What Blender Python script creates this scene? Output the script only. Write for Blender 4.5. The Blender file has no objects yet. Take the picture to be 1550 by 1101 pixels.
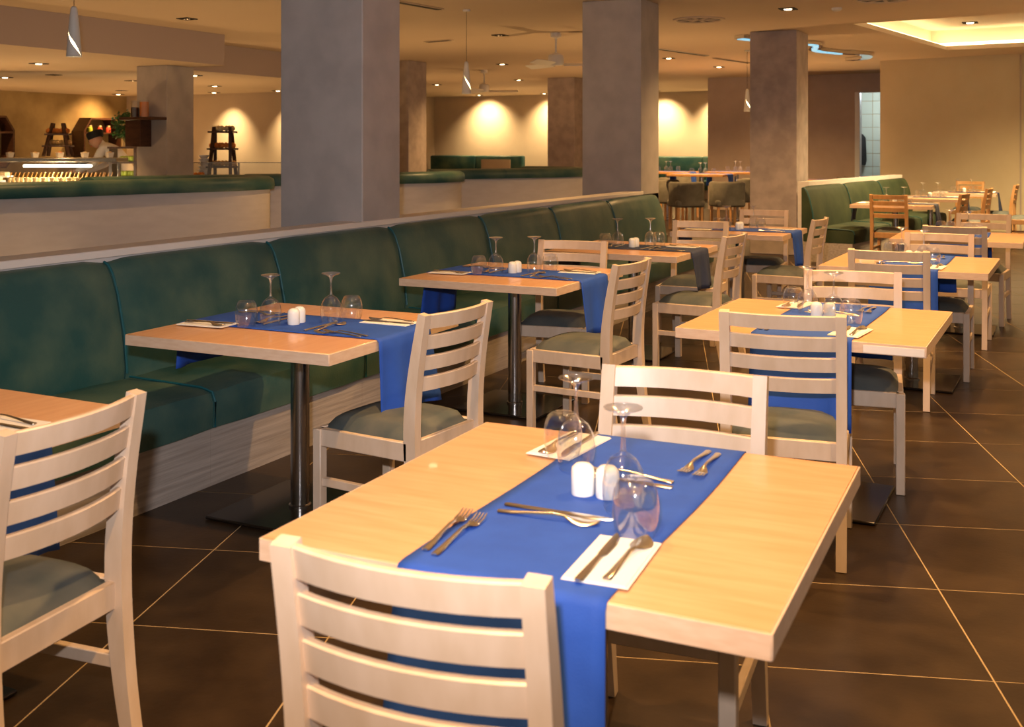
import bpy, bmesh, math, random
from mathutils import Vector, Matrix
from mathutils.geometry import tessellate_polygon
random.seed(7)
R = math.radians
S = bpy.context.scene
C = S.collection

# ------------------------------------------------------------------ camera
# room frame: x = across the room, y = along the green banquette, camera above the origin
FPX, HORIZON, EYE, YAW = 1664.5, 220.0, 1.40, 0.465
cam_d = bpy.data.cameras.new('camera')
cam = bpy.data.objects.new('camera', cam_d); C.objects.link(cam)
cam.location = (0, 0, EYE); cam.rotation_euler = (R(90), 0, YAW)
cam_d.sensor_width = 36; cam_d.lens = 36 * FPX / 1550
cam_d.shift_y = -(550.5 - HORIZON) / 1550
cam_d.clip_start = 0.02; cam_d.clip_end = 200
cam_d.dof.use_dof = True; cam_d.dof.focus_distance = 4.7; cam_d.dof.aperture_fstop = 6.3
S.camera = cam
CY, SY = math.cos(YAW), math.sin(YAW)

# ------------------------------------------------------------------ world, exposure
w = bpy.data.worlds.new('world'); S.world = w; w.use_nodes = True
w.node_tree.nodes['Background'].inputs[0].default_value = (1.0, 0.72, 0.45, 1)
w.node_tree.nodes['Background'].inputs[1].default_value = 0.28
S.view_settings.view_transform = 'Standard'; S.view_settings.look = 'None'
S.view_settings.gamma = 1.0; S.view_settings.use_curve_mapping = False
S.view_settings.exposure = 0.0
S.cycles.transparent_max_bounces = 32

WARM = (1.0, 0.56, 0.21)
SPF = 1.85
def lamp(name, kind, loc, aim, power, color, size=0.05, spot=100, blend=0.6):
    d = bpy.data.lights.new(name, kind); d.energy = power * (SPF if name == 'spot_beam' else 1); d.color = color
    if kind == 'SPOT': d.spot_size = R(spot); d.spot_blend = blend; d.shadow_soft_size = size
    elif kind == 'POINT': d.shadow_soft_size = size
    elif kind == 'AREA': d.size = size
    o = bpy.data.objects.new(name, d); C.objects.link(o); o.location = loc
    if aim is not None:
        o.rotation_euler = (Vector(aim) - Vector(loc)).to_track_quat('-Z', 'Y').to_euler()
    return o
# the photographer's flash, above and a little left of the lens
fl = Vector((-0.07 * CY, -0.07 * SY, EYE + 0.24))
lamp('camera_flash', 'SPOT', fl, fl + Vector((-SY, CY, 0.10)) * 5, 430, (0.97, 0.93, 0.97), 0.03, 96, 1.0)

# ------------------------------------------------------------------ materials
def mat(name, col, rough=0.6, metal=0.0, col2=None, scale=6.0, stretch=(1, 1, 1), bump=0.0, bscale=None,
        detail=5, spec=None, trans=0.0, ior=1.45, emit=None, estr=0.0, coat=0.0, contrast=(0.35, 0.65), objvar=0.0, coords='Object'):
    m = bpy.data.materials.new(name); m.use_nodes = True
    nt = m.node_tree; b = nt.nodes['Principled BSDF']
    b.inputs['Base Color'].default_value = (*col, 1); b.inputs['Roughness'].default_value = rough
    b.inputs['Metallic'].default_value = metal; b.inputs['IOR'].default_value = ior
    b.inputs['Transmission Weight'].default_value = trans; b.inputs['Coat Weight'].default_value = coat
    if spec is not None: b.inputs['Specular IOR Level'].default_value = spec
    if emit: b.inputs['Emission Color'].default_value = (*emit, 1); b.inputs['Emission Strength'].default_value = estr
    if col2 or bump:
        tc = nt.nodes.new('ShaderNodeTexCoord'); mp = nt.nodes.new('ShaderNodeMapping')
        mp.inputs['Scale'].default_value = stretch
        nt.links.new(tc.outputs[coords], mp.inputs[0])
        vec = mp.outputs[0]
        if objvar:
            oi = nt.nodes.new('ShaderNodeObjectInfo'); vm = nt.nodes.new('ShaderNodeVectorMath'); vm.operation = 'SCALE'
            cb = nt.nodes.new('ShaderNodeCombineXYZ')
            for i in range(3): nt.links.new(oi.outputs['Random'], cb.inputs[i])
            nt.links.new(cb.outputs[0], vm.inputs[0]); vm.inputs['Scale'].default_value = objvar
            va = nt.nodes.new('ShaderNodeVectorMath'); va.operation = 'ADD'
            nt.links.new(vec, va.inputs[0]); nt.links.new(vm.outputs[0], va.inputs[1]); vec = va.outputs[0]
        n = nt.nodes.new('ShaderNodeTexNoise'); n.inputs['Scale'].default_value = scale; n.inputs['Detail'].default_value = detail
        nt.links.new(vec, n.inputs['Vector'])
        if col2:
            cr = nt.nodes.new('ShaderNodeValToRGB')
            cr.color_ramp.elements[0].position = contrast[0]; cr.color_ramp.elements[1].position = contrast[1]
            cr.color_ramp.elements[0].color = (*col, 1); cr.color_ramp.elements[1].color = (*col2, 1)
            nt.links.new(n.outputs['Fac'], cr.inputs[0]); nt.links.new(cr.outputs[0], b.inputs['Base Color'])
        if bump:
            n2 = n
            if bscale:
                n2 = nt.nodes.new('ShaderNodeTexNoise'); n2.inputs['Scale'].default_value = bscale; n2.inputs['Detail'].default_value = 4
                nt.links.new(vec, n2.inputs['Vector'])
            bp = nt.nodes.new('ShaderNodeBump'); bp.inputs['Strength'].default_value = bump; bp.inputs['Distance'].default_value = 0.01
            nt.links.new(n2.outputs['Fac'], bp.inputs['Height']); nt.links.new(bp.outputs[0], b.inputs['Normal'])
    return m

M = {}
M['tile'] = mat('tile', (0.026, 0.015, 0.008), 0.34, spec=0.3, col2=(0.048, 0.029, 0.015), scale=5, bump=0.04, bscale=60, objvar=30, detail=8)
M['grout'] = mat('grout', (0.40, 0.29, 0.16), 0.8)
M['ceiling'] = mat('ceiling_paint', (0.66, 0.54, 0.40), 0.75, col2=(0.63, 0.51, 0.38), scale=0.6)
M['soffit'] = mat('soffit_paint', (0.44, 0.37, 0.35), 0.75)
M['wall'] = mat('wall_paint', (0.60, 0.50, 0.38), 0.8, col2=(0.57, 0.47, 0.36), scale=3)
M['wall_pale'] = mat('wall_pale', (0.74, 0.69, 0.66), 0.75, col2=(0.69, 0.64, 0.61), scale=5, stretch=(1, 1, 4), bump=0.05, bscale=40)
M['lit_end_wall'] = mat('lit_end_wall_paint', (0.72, 0.62, 0.42), 0.8, col2=(0.69, 0.59, 0.39), scale=3)  # wall paint made lighter and yellower, with the cove light in its colour
M['bench_olive'] = mat('olive_bench', (0.017, 0.034, 0.014), 0.7, col2=(0.042, 0.060, 0.026), scale=3.5, detail=8, objvar=20)  # darker and more olive than the long banquette's leather
M['olive'] = mat('olive_plaster', (0.30, 0.21, 0.09), 0.7, col2=(0.48, 0.36, 0.17), scale=1.6, detail=9)
M['grey_wall'] = mat('grey_wall', (0.52, 0.44, 0.39), 0.8, col2=(0.48, 0.40, 0.35), scale=4)
M['column'] = mat('column_plaster', (0.40, 0.37, 0.36), 0.65, col2=(0.47, 0.435, 0.42), scale=5, detail=10, bump=0.08, bscale=30)
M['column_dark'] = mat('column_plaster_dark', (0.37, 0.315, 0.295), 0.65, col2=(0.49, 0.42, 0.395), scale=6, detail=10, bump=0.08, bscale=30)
M['ledge'] = mat('ledge_paint', (0.82, 0.76, 0.70), 0.5)
M['base_wood'] = mat('limed_wood', (0.36, 0.31, 0.27), 0.55, col2=(0.50, 0.44, 0.39), scale=7, stretch=(6, 0.35, 9), bump=0.25, detail=8)
M['leather'] = mat('green_leather', (0.020, 0.085, 0.086), 0.40, col2=(0.095, 0.160, 0.120), scale=3.5, detail=9, bump=0.12, bscale=90, objvar=20, contrast=(0.38, 0.70))
M['piping'] = mat('teal_piping', (0.010, 0.10, 0.12), 0.45)
M['beech'] = mat('beech_top', (0.68, 0.36, 0.18), 0.28, col2=(0.75, 0.43, 0.235), scale=5, stretch=(1.0, 9, 1), detail=6, objvar=12, coat=0.2)
M['beech_edge'] = mat('beech_edge', (0.66, 0.47, 0.33), 0.45, col2=(0.72, 0.54, 0.40), scale=12, stretch=(2, 2, 8))
M['ash'] = mat('ash_chair', (0.65, 0.495, 0.355), 0.36, col2=(0.72, 0.565, 0.43), scale=7, stretch=(3, 3, 1), detail=6, objvar=9)
M['amber'] = mat('amber_chair', (0.52, 0.27, 0.10), 0.36, col2=(0.60, 0.33, 0.14), scale=7, stretch=(3, 3, 1), detail=6, objvar=9)
M['seat'] = mat('seat_velvet', (0.062, 0.080, 0.083), 0.75, col2=(0.130, 0.134, 0.118), scale=6, detail=7, objvar=15, bump=0.05, bscale=60)
M['steel'] = mat('brushed_steel', (0.45, 0.43, 0.41), 0.24, metal=1.0)
M['cutlery'] = mat('cutlery_steel', (0.85, 0.76, 0.62), 0.26, metal=1.0)
M['base'] = mat('base_plate', (0.016, 0.011, 0.008), 0.14, spec=0.4)
M['blue'] = mat('blue_cloth', (0.014, 0.074, 0.42), 0.75, col2=(0.017, 0.085, 0.47), scale=14, bump=0.12, bscale=350)
M['blue_grey'] = mat('slate_cloth', (0.022, 0.034, 0.085), 0.75, col2=(0.03, 0.045, 0.105), scale=14, bump=0.12, bscale=350)
M['paper'] = mat('paper', (0.86, 0.83, 0.78), 0.7)
M['china'] = mat('china', (0.88, 0.87, 0.84), 0.15, coat=0.3)
M['dark'] = mat('dark', (0.01, 0.009, 0.008), 0.5)
M['glass'] = mat('glass', (1, 1, 1), 0.0, trans=1.0, ior=1.45)
def thin_glass(name, base=.06, mid=.12, rough=.05):
    m = bpy.data.materials.new(name); m.use_nodes = True; nt = m.node_tree; nt.nodes.clear()
    out = nt.nodes.new('ShaderNodeOutputMaterial'); mix = nt.nodes.new('ShaderNodeMixShader'); tr = nt.nodes.new('ShaderNodeBsdfTransparent')
    gl = nt.nodes.new('ShaderNodeBsdfGlossy'); gl.inputs['Roughness'].default_value = rough; gl.inputs['Color'].default_value = (1, 1, 1, 1)
    lw = nt.nodes.new('ShaderNodeLayerWeight'); lw.inputs['Blend'].default_value = 0.5
    cr = nt.nodes.new('ShaderNodeValToRGB'); e = cr.color_ramp.elements
    e[0].position = 0.0; e[0].color = (base, base, base, 1); e[1].position = 1.0; e[1].color = (0.9, 0.9, 0.9, 1)
    e2 = cr.color_ramp.elements.new(0.6); e2.color = (mid, mid, mid, 1); e3 = cr.color_ramp.elements.new(0.86); e3.color = (0.38, 0.38, 0.38, 1)
    tr.inputs[0].default_value = (0.975, 0.98, 0.98, 1)
    nt.links.new(lw.outputs['Facing'], cr.inputs[0]); nt.links.new(cr.outputs[0], mix.inputs[0])
    nt.links.new(tr.outputs[0], mix.inputs[1]); nt.links.new(gl.outputs[0], mix.inputs[2])
    nt.links.new(mix.outputs[0], out.inputs[0]); return m
M['solid_glass'] = thin_glass('stem_glass', .22, .34, .16)
M['glass'] = thin_glass('clear_glass')
M['white_metal'] = mat('white_metal', (0.78, 0.76, 0.72), 0.4)
M['lamp_on'] = mat('lamp_on', (1, 0.9, 0.7), 0.5, emit=(1.0, 0.74, 0.42), estr=14)
M['cove_on'] = mat('cove_on', (1, 0.9, 0.6), 0.5, emit=(1.0, 0.84, 0.48), estr=9)
M['tube_on'] = mat('tube_on', (1, 1, 1), 0.5, emit=(1.0, 0.88, 0.66), estr=9)
M['cyan_on'] = mat('cyan_on', (0.5, 0.8, 0.9), 0.3, emit=(0.22, 0.62, 0.85), estr=0.9)
M['chrome'] = mat('chrome', (0.8, 0.82, 0.85), 0.08, metal=1.0)
M['walnut'] = mat('walnut', (0.045, 0.017, 0.009), 0.4, col2=(0.075, 0.03, 0.016), scale=8, stretch=(1, 1, 6))
M['leaf'] = mat('leaf', (0.02, 0.075, 0.015), 0.5, col2=(0.05, 0.13, 0.03), scale=20)
M['fruit'] = mat('green_apple', (0.38, 0.48, 0.05), 0.35)
M['orange'] = mat('orange_food', (0.75, 0.25, 0.04), 0.5)
M['red'] = mat('red_food', (0.55, 0.08, 0.05), 0.5)
M['bread'] = mat('bread', (0.75, 0.50, 0.20), 0.6, col2=(0.60, 0.33, 0.10), scale=20)
M['brownfood'] = mat('dark_beans', (0.06, 0.02, 0.015), 0.5)
M['wall_tile'] = mat('hall_tile', (0.52, 0.58, 0.52), 0.25)
M['hall_light'] = mat('frame_white', (0.75, 0.80, 0.85), 0.5)
M['skin'] = mat('skin', (0.50, 0.27, 0.17), 0.5)
M['jacket'] = mat('white_jacket', (0.70, 0.66, 0.62), 0.8)
M['black'] = mat('black_cloth', (0.012, 0.011, 0.012), 0.8)
M['grey_seat'] = mat('grey_upholstery', (0.11, 0.105, 0.085), 0.85, col2=(0.15, 0.14, 0.115), scale=9)
M['water'] = mat('pale_food', (0.80, 0.72, 0.50), 0.6, col2=(0.62, 0.45, 0.2), scale=30)

# ------------------------------------------------------------------ mesh helpers
def mesh_of(bm, name, smooth=None):
    bmesh.ops.recalc_face_normals(bm, faces=bm.faces)
    me = bpy.data.meshes.new(name); bm.to_mesh(me); bm.free()
    if smooth is not None:
        me.shade_smooth(); me.set_sharp_from_angle(angle=R(smooth))
    return me
def obj(name, bm, m, parent=None, loc=None, rotz=None, smooth=40):
    me = bm if isinstance(bm, bpy.types.Mesh) else mesh_of(bm, name, smooth)
    if m is not None and not me.materials: me.materials.append(M[m] if isinstance(m, str) else m)
    o = bpy.data.objects.new(name, me); C.objects.link(o)
    if parent: o.parent = parent
    if loc is not None: o.location = loc
    if rotz is not None: o.rotation_euler = (0, 0, rotz)
    return o
def tag(o, label=None, cat=None, group=None, kind=None):
    if label: o['label'] = label
    if cat: o['category'] = cat
    if group: o['group'] = group
    if kind: o['kind'] = kind
    return o
def thing(name, label, cat, loc=(0, 0, 0), rotz=0.0, group=None):
    o = bpy.data.objects.new(name, None); C.objects.link(o); o.empty_display_size = 0.05
    o.location = loc; o.rotation_euler = (0, 0, rotz)
    return tag(o, label, cat, group)
def copy_tree(o, parent=None):
    c = o.copy(); C.objects.link(c); c.parent = parent
    for ch in list(o.children): copy_tree(ch, c)
    return c
def box(x0, x1, y0, y1, z0, z1, bev=0.0, seg=1, bm=None):
    b = bmesh.new()
    bmesh.ops.create_cube(b, size=1, matrix=Matrix.Translation(((x0+x1)/2, (y0+y1)/2, (z0+z1)/2)) @ Matrix.Diagonal((abs(x1-x0), abs(y1-y0), abs(z1-z0), 1)))
    if bev: bmesh.ops.bevel(b, geom=b.edges[:], offset=bev, segments=seg, affect='EDGES', profile=0.5)
    if bm is None: return b
    tmp = bpy.data.meshes.new('t'); b.to_mesh(tmp); b.free(); bm.from_mesh(tmp); bpy.data.meshes.remove(tmp)
    return bm
def lathe(prof, n=24, bm=None, c=(0, 0, 0), cap=True):
    bm = bm or bmesh.new(); rings = []
    for r, z in prof:
        if r < 1e-5: rings.append([bm.verts.new((c[0], c[1], c[2]+z))])
        else: rings.append([bm.verts.new((c[0]+r*math.cos(2*math.pi*i/n), c[1]+r*math.sin(2*math.pi*i/n), c[2]+z)) for i in range(n)])
    for a, b in zip(rings, rings[1:]):
        for i in range(n):
            j = (i+1) % n
            if len(a) == 1 and len(b) == 1: continue
            if len(a) == 1: bm.faces.new((a[0], b[i], b[j]))
            elif len(b) == 1: bm.faces.new((a[i], a[j], b[0]))
            else: bm.faces.new((a[i], a[j], b[j], b[i]))
    if cap:
        for rg in (rings[0], rings[-1]):
            if len(rg) > 1:
                try: bm.faces.new(rg)
                except ValueError: pass
    return bm
def sweep(path, prof, bm=None, closed=False, up=Vector((0, 0, 1)), caps=True):
    """sweep a closed 2D profile (side, up) along a 3D path"""
    bm = bm or bmesh.new(); P = [Vector(p) for p in path]; n = len(P); rings = []
    for i, p in enumerate(P):
        if closed: t = (P[(i+1) % n] - P[i-1])
        else: t = P[min(i+1, n-1)] - P[max(i-1, 0)]
        t.normalize(); s = t.cross(up)
        if s.length < 1e-4: s = t.cross(Vector((1, 0, 0)))
        s.normalize(); u2 = s.cross(t)
        pr = prof(i/(n-1)) if callable(prof) else prof
        rings.append([bm.verts.new(p + s*a + u2*b) for a, b in pr])
    k = len(rings[0]); pairs = list(zip(rings, rings[1:]))
    if closed: pairs.append((rings[-1], rings[0]))
    for a, b in pairs:
        for i in range(k): bm.faces.new((a[i], a[(i+1) % k], b[(i+1) % k], b[i]))
    if caps and not closed:
        bm.faces.new(rings[0]); bm.faces.new(rings[-1])
    return bm
def circ(r, n=8): return [(r*math.cos(2*math.pi*i/n), r*math.sin(2*math.pi*i/n)) for i in range(n)]
def rect(a, b): return [(-a/2, -b/2), (a/2, -b/2), (a/2, b/2), (-a/2, b/2)]
def quad(pts, bm=None):
    bm = bm or bmesh.new(); bm.faces.new([bm.verts.new(p) for p in pts]); return bm
def prism(poly, z0, z1, bm=None):
    bm = bm or bmesh.new()
    a = [bm.verts.new((x, y, z0)) for x, y in poly]; b = [bm.verts.new((x, y, z1)) for x, y in poly]
    n = len(poly); bm.faces.new(a); bm.faces.new(b)
    for i in range(n): bm.faces.new((a[i], a[(i+1) % n], b[(i+1) % n], b[i]))
    return bm
def wallbox(p, q, z0, z1, th=0.15, bev=0):
    """vertical wall slab from p to q, thickness growing to the left of p->q"""
    p, q = Vector(p).to_2d(), Vector(q).to_2d(); d = (q-p).normalized(); n = Vector((-d.y, d.x))*th
    return prism([p[:], q[:], (q+n)[:], (p+n)[:]], z0, z1)
def struct(name, bm, m, parent=None, smooth=None):
    o = obj(name, bm, m, parent, smooth=smooth)
    if not parent: o['kind'] = 'structure'
    return o
def at(px, py, D):
    """point of the room seen at a photo pixel, D metres in front of the lens"""
    X = (px-775)*D/FPX
    return Vector((X*CY - D*SY, X*SY + D*CY, EYE - (py-HORIZON)*D/FPX))
def depth(x, y): return -x*SY + y*CY
def px_of(x, y, z):
    D = depth(x, y); return 775 + FPX*(x*CY+y*SY)/D, HORIZON + FPX*(EYE-z)/D

# ------------------------------------------------------------------ the setting: floor
CEIL, LOW = 2.87, 2.46
FX0, FX1, FY0, FY1 = -19.0, 4.6, -3.2, 30.0
floor = struct('floor', quad([(FX0, FY0, -0.0009), (FX1, FY0, -0.0009), (FX1, FY1, -0.0009), (FX0, FY1, -0.0009)]), 'grout')
TA = R(18.5); tc_, ts_ = math.cos(TA), math.sin(TA); TS = 0.6
tile_me = mesh_of(box(-.2979, .2979, -.2979, .2979, -0.012, 0.0, 0.0012), 'tile', None); tile_me.materials.append(M['tile'])
cells = []
for i in range(-40, 48):
    for j in range(-26, 62):
        a, b = 0.84 + TS*(i+0.5), 3.02 + TS*(j+0.5)
        x, y = a*tc_ - b*ts_, a*ts_ + b*tc_
        if not (FX0 < x < FX1 and FY0 < y < FY1): continue
        D = depth(x, y); vis = False
        if D > 0.9:
            px, py = px_of(x, y, 0); vis = -330/D < px < 1550+330/D and py < 1101+500/D
        hidden = x < -3.3 and y > 0
        cells.append((0 if (vis and not hidden) else 1, D, x, y))
cells.sort()
rest = bmesh.new()
for k, (hid, D, x, y) in enumerate(cells):
    if not hid and k < 300:
        o = obj('floor_tile', tile_me, None, floor, (x, y, 0), TA)
    else:
        h = .2979; p = [(x + dx*h*tc_ - dy*h*ts_, y + dx*h*ts_ + dy*h*tc_, 0) for dx, dy in ((-1, -1), (1, -1), (1, 1), (-1, 1))]
        quad(p, rest)
tag(obj('floor_tile_field', rest, 'tile', floor, smooth=None), kind='stuff')

# ------------------------------------------------------------------ ceiling with the lit tray
zr = R(-8.6)
def tray(a, b, z):   # tray frame: origin at its near left corner
    return (-2.28 + a*math.cos(zr) - b*math.sin(zr), 13.75 + a*math.sin(zr) + b*math.cos(zr), z)
TW, TL = 4.2, 4.5
outer = [Vector((FX0, FY0, CEIL)), Vector((FX1, FY0, CEIL)), Vector((FX1, FY1, CEIL)), Vector((FX0, FY1, CEIL))]
hole = [Vector(tray(0, 0, CEIL)), Vector(tray(TW, 0, CEIL)), Vector(tray(TW, TL, CEIL)), Vector(tray(0, TL, CEIL))]
cb = bmesh.new(); vs = [cb.verts.new(v) for v in outer+hole]
for t in tessellate_polygon([outer, hole]): cb.faces.new([vs[i] for i in t])
ceiling = struct('ceiling', cb, 'ceiling')
tb = bmesh.new(); t_in, t_top = 0.32, CEIL + 0.34
lo = [tray(0, 0, CEIL), tray(TW, 0, CEIL), tray(TW, TL, CEIL), tray(0, TL, CEIL)]
lip = [tray(0, 0, CEIL+.06), tray(TW, 0, CEIL+.06), tray(TW, TL, CEIL+.06), tray(0, TL, CEIL+.06)]
back = [tray(-t_in, -t_in, CEIL+.06), tray(TW+t_in, -t_in, CEIL+.06), tray(TW+t_in, TL+t_in, CEIL+.06), tray(-t_in, TL+t_in, CEIL+.06)]
top = [tray(-t_in, -t_in, t_top), tray(TW+t_in, -t_in, t_top), tray(TW+t_in, TL+t_in, t_top), tray(-t_in, TL+t_in, t_top)]
for a, b in ((lo, lip), (lip, back), (back, top)):
    for i in range(4): quad([a[i], a[(i+1) % 4], b[(i+1) % 4], b[i]], tb)
quad(top, tb)
obj('ceiling_tray', tb, 'ceiling', ceiling, smooth=None)
for a0, a1, b0, b1 in ((-.24, -.16, -.2, TL+.2), (TW+.16, TW+.24, -.2, TL+.2), (-.2, TW+.2, TL+.16, TL+.24), (-.2, TW+.2, -.24, -.16)):
    obj('cove_light', prism([tray(a0, b0, 0)[:2], tray(a1, b0, 0)[:2], tray(a1, b1, 0)[:2], tray(a0, b1, 0)[:2]], CEIL+.09, CEIL+.12), 'cove_on', ceiling, smooth=None)

# lowered ceiling over the buffet
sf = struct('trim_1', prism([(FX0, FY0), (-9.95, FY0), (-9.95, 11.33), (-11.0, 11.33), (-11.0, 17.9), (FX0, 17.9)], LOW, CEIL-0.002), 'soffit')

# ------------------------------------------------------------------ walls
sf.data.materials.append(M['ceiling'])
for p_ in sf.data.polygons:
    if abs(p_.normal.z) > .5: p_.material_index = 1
struct('wall_left', wallbox((-18.3, FY0), (-18.3, 17.9), 0, LOW, 0.15), 'olive')
struct('wall_buffet', wallbox((-18.3, 17.7), (-11.6, 17.4), 0, LOW+.3, 0.15), 'wall')
struct('wall_far_left', wallbox((-17.2, 17.9), (-17.2, 29.0), 0, CEIL, 0.15), 'wall')
struct('wall_back', wallbox((-17.4, 29.0), (-5.5, 29.0), 0, CEIL, 0.15), 'wall')
struct('wall_recess', wallbox((-6.95, 29.1), (-6.95, 23.4), 0, CEIL, 0.15), 'grey_wall')
struct('wall_hall', wallbox((-6.95, 23.4), (-3.72, 23.3), 0, CEIL, 0.15), 'grey_wall')
struct('wall_lintel', wallbox((-3.72, 23.3), (-0.5, 23.2), 2.48, CEIL, 0.15), 'grey_wall')
struct('wall_right_end', wallbox((-2.85, 19.94), (4.7, 18.07), 0, CEIL, 0.15), 'lit_end_wall')
wj = at(1545, 220, 17.6)
struct('trim_2', box(wj.x-.012, wj.x+.012, wj.y-.035, wj.y+.0, 0, CEIL-.02), 'grey_wall')
# doorway to the tiled hall
dj = struct('door_1', box(-3.80, -3.70, 23.12, 23.32, 0, 2.48, .006), 'hall_light')
hall = struct('wall_hall_tiled', wallbox((-5.2, 26.2), (-0.3, 26.0), 0, CEIL, 0.1), 'grout')
ht = mesh_of(box(-.145, .145, -.008, .0, -.145, .145, .003), 'hall_tile', None); ht.materials.append(M['wall_tile'])
for i in range(12):
    for k in range(9):
        x = -4.95 + .3*i; o = obj('wall_tile', ht, None, hall, (x, 26.2 - (x+5.2)*.2/4.9 - .002, .16+.3*k), R(-2.3))
lamp('hall_lamp', 'POINT', (-3.4, 24.7, 2.6), None, 85, (0.86, 0.97, 1.0), 0.15)

# ------------------------------------------------------------------ columns
def column(x0, x1, y0, y1, z1, m='column', z0=0):
    return struct('column', box(x0, x1, y0, y1, z0, z1-.002, .006), m)
column(-4.38, -3.765, 5.50, 5.92, CEIL)
column(-4.40, -3.765, 10.37, 10.91, CEIL)
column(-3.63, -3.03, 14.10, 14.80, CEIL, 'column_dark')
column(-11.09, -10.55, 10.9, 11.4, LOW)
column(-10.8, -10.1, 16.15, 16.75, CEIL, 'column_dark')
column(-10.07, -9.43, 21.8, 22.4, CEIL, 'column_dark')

# ------------------------------------------------------------------ banquette with its low wall
struct('wall_ledge', box(-3.90, -3.765, -1.0, 10.9, 0, 0.905), 'wall_pale')
led = struct('trim_3', box(-3.93, -3.755, -1.0, 10.42, 0.905, 0.94, .004), 'ledge')

def banquette(name, label, seams, group=None, cloth='leather'):
    """long upholstered bench: local y along the bench, seat edge at x=0, back towards -x"""
    t = thing(name, label, 'bench', group=group)
    y0, y1 = seams[0], seams[-1]
    for a, b in zip(seams, seams[1:]):
        obj('base_panel', box(-0.60, 0.0, a, b-.0005, 0.0, 0.235), 'base_wood', t, smooth=None)
    for a, b in zip(seams, seams[1:]):
        n = 7; bm = bmesh.new(); prof = [(-.60, .24), (.022, .24), (.026, .30), (.026, .355), (.012, .392), (-.03, .405), (-.25, .412), (-.50, .405), (-.60, .40)]
        rings = []
        for i in range(n):
            f = i/(n-1); e = 0.010*(1-min(1, min(f, 1-f)*8)); y = a + .004 + (b-a-.008)*f
            rings.append([bm.verts.new((x - (e if x > -.1 else 0), y, z - (e if z > .3 else 0))) for x, z in prof])
        for p, q in zip(rings, rings[1:]):
            for i in range(len(prof)): bm.faces.new((p[i], p[(i+1) % len(prof)], q[(i+1) % len(prof)], q[i]))
        bm.faces.new(rings[0]); bm.faces.new(rings[-1])
        s = obj('seat_cushion', bm, cloth, t, smooth=50)
        obj('piping', sweep([(-.45, a, .408), (-.05, a, .402), (.010, a, .388), (.026, a, .35), (.024, a, .245)], circ(.005, 6)), 'piping', s)
    for a, b in zip(seams, seams[1:]):
        prof = [(-.62, .38), (-.46, .38), (-.455, .45), (-.475, .60), (-.510, .76), (-.540, .850), (-.565, .890), (-.600, .905), (-.62, .90)]
        n = 11; bm = bmesh.new(); rings = []
        for i in range(n):
            f = i/(n-1); q = min(1, min(f, 1-f)*6); e = 0.020*(1-math.sqrt(max(0, 1-(1-q)**2))); y = a + .003 + (b-a-.006)*f
            rings.append([bm.verts.new((x - (e if x > -.60 else 0), y, z - (e*.8 if z > .8 else 0))) for x, z in prof])
        for p, q in zip(rings, rings[1:]):
            for i in range(len(prof)): bm.faces.new((p[i], p[(i+1) % len(prof)], q[(i+1) % len(prof)], q[i]))
        bm.faces.new(rings[0]); bm.faces.new(rings[-1])
        s = obj('back_cushion', bm, cloth, t, smooth=60)
        obj('piping', sweep([(-.464, a, .42), (-.478, a, .58), (-.515, a, .75), (-.548, a, .842), (-.575, a, .880), (-.602, a, .893)], circ(.006, 6)), 'piping', s)
    return t
bq = banquette('banquette', 'long green leather banquette with pale wood base along the low wall', [-.9, .10, 1.22, 2.35, 3.48, 4.57, 5.73, 6.9, 8.1, 9.35, 10.70])
bq.location = (-3.13, 0, 0)
bq2 = banquette('banquette', 'short green upholstered bench behind the amber chair, before the yellow wall', [0, 1.45, 2.9, 4.3], cloth='bench_olive')
bq2.location = (-2.22, 13.35, 0); bq2.rotation_euler.z = zr
def loc2(a, b): return (-2.22 + a*math.cos(zr) - b*math.sin(zr), 13.35 + a*math.sin(zr) + b*math.cos(zr))
struct('wall_ledge_right', prism([loc2(-.78, .3), loc2(-.635, .3), loc2(-.635, 4.3), loc2(-.78, 4.3)], 0, .95), 'wall_pale')

# ------------------------------------------------------------------ curved booths behind the low wall
def smooth_path(pts, n=8):
    P = [Vector((p[0], p[1], 0)) for p in pts]; out = []
    for i in range(len(P)-1):
        p0, p1, p2, p3 = P[max(i-1, 0)], P[i], P[i+1], P[min(i+2, len(P)-1)]
        for k in range(n):
            t = k/n
            out.append(0.5*((2*p1) + (p2-p0)*t + (2*p0-5*p1+4*p2-p3)*t*t + (3*p1-p0-3*p2+p3)*t**3))
    out.append(P[-1]); return out
def booth(label, pts, h=1.0, cuts=()):
    path = smooth_path(pts); n = len(path)
    t = thing('booth', label, 'booth', (pts[0][0], pts[0][1], 0), group='curved booths behind the low wall')
    off = Vector((pts[0][0], pts[0][1], 0))
    path = [p-off for p in path]
    obj('booth_wall', sweep([p+Vector((0, 0, h/2)) for p in path], rect(.10, h)), 'wall_pale', t)
    prof = [(-.155, -.005), (.085, -.005), (.095, .03), (.085, .085), (.04, .110), (-.05, .116), (-.13, .10), (-.165, .05)]
    segs = [0] + list(cuts) + [n-1]
    for a, b in zip(segs, segs[1:]):
        obj('cap_cushion', sweep([p+Vector((0, 0, h)) for p in path[a:b+1]], prof), 'leather', t, smooth=60)
    obj('inner_back', sweep([p+Vector((0, 0, .71)) for p in path], [(-.18, -.29), (-.05, -.29), (-.05, .28), (-.12, .28)]), 'leather', t)
    obj('inner_seat', sweep([p+Vector((0, 0, .22)) for p in path], [(-.50, -.22), (-.05, -.22), (-.05, .20), (-.47, .22), (-.50, .18)]), 'leather', t)
    return t
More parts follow.
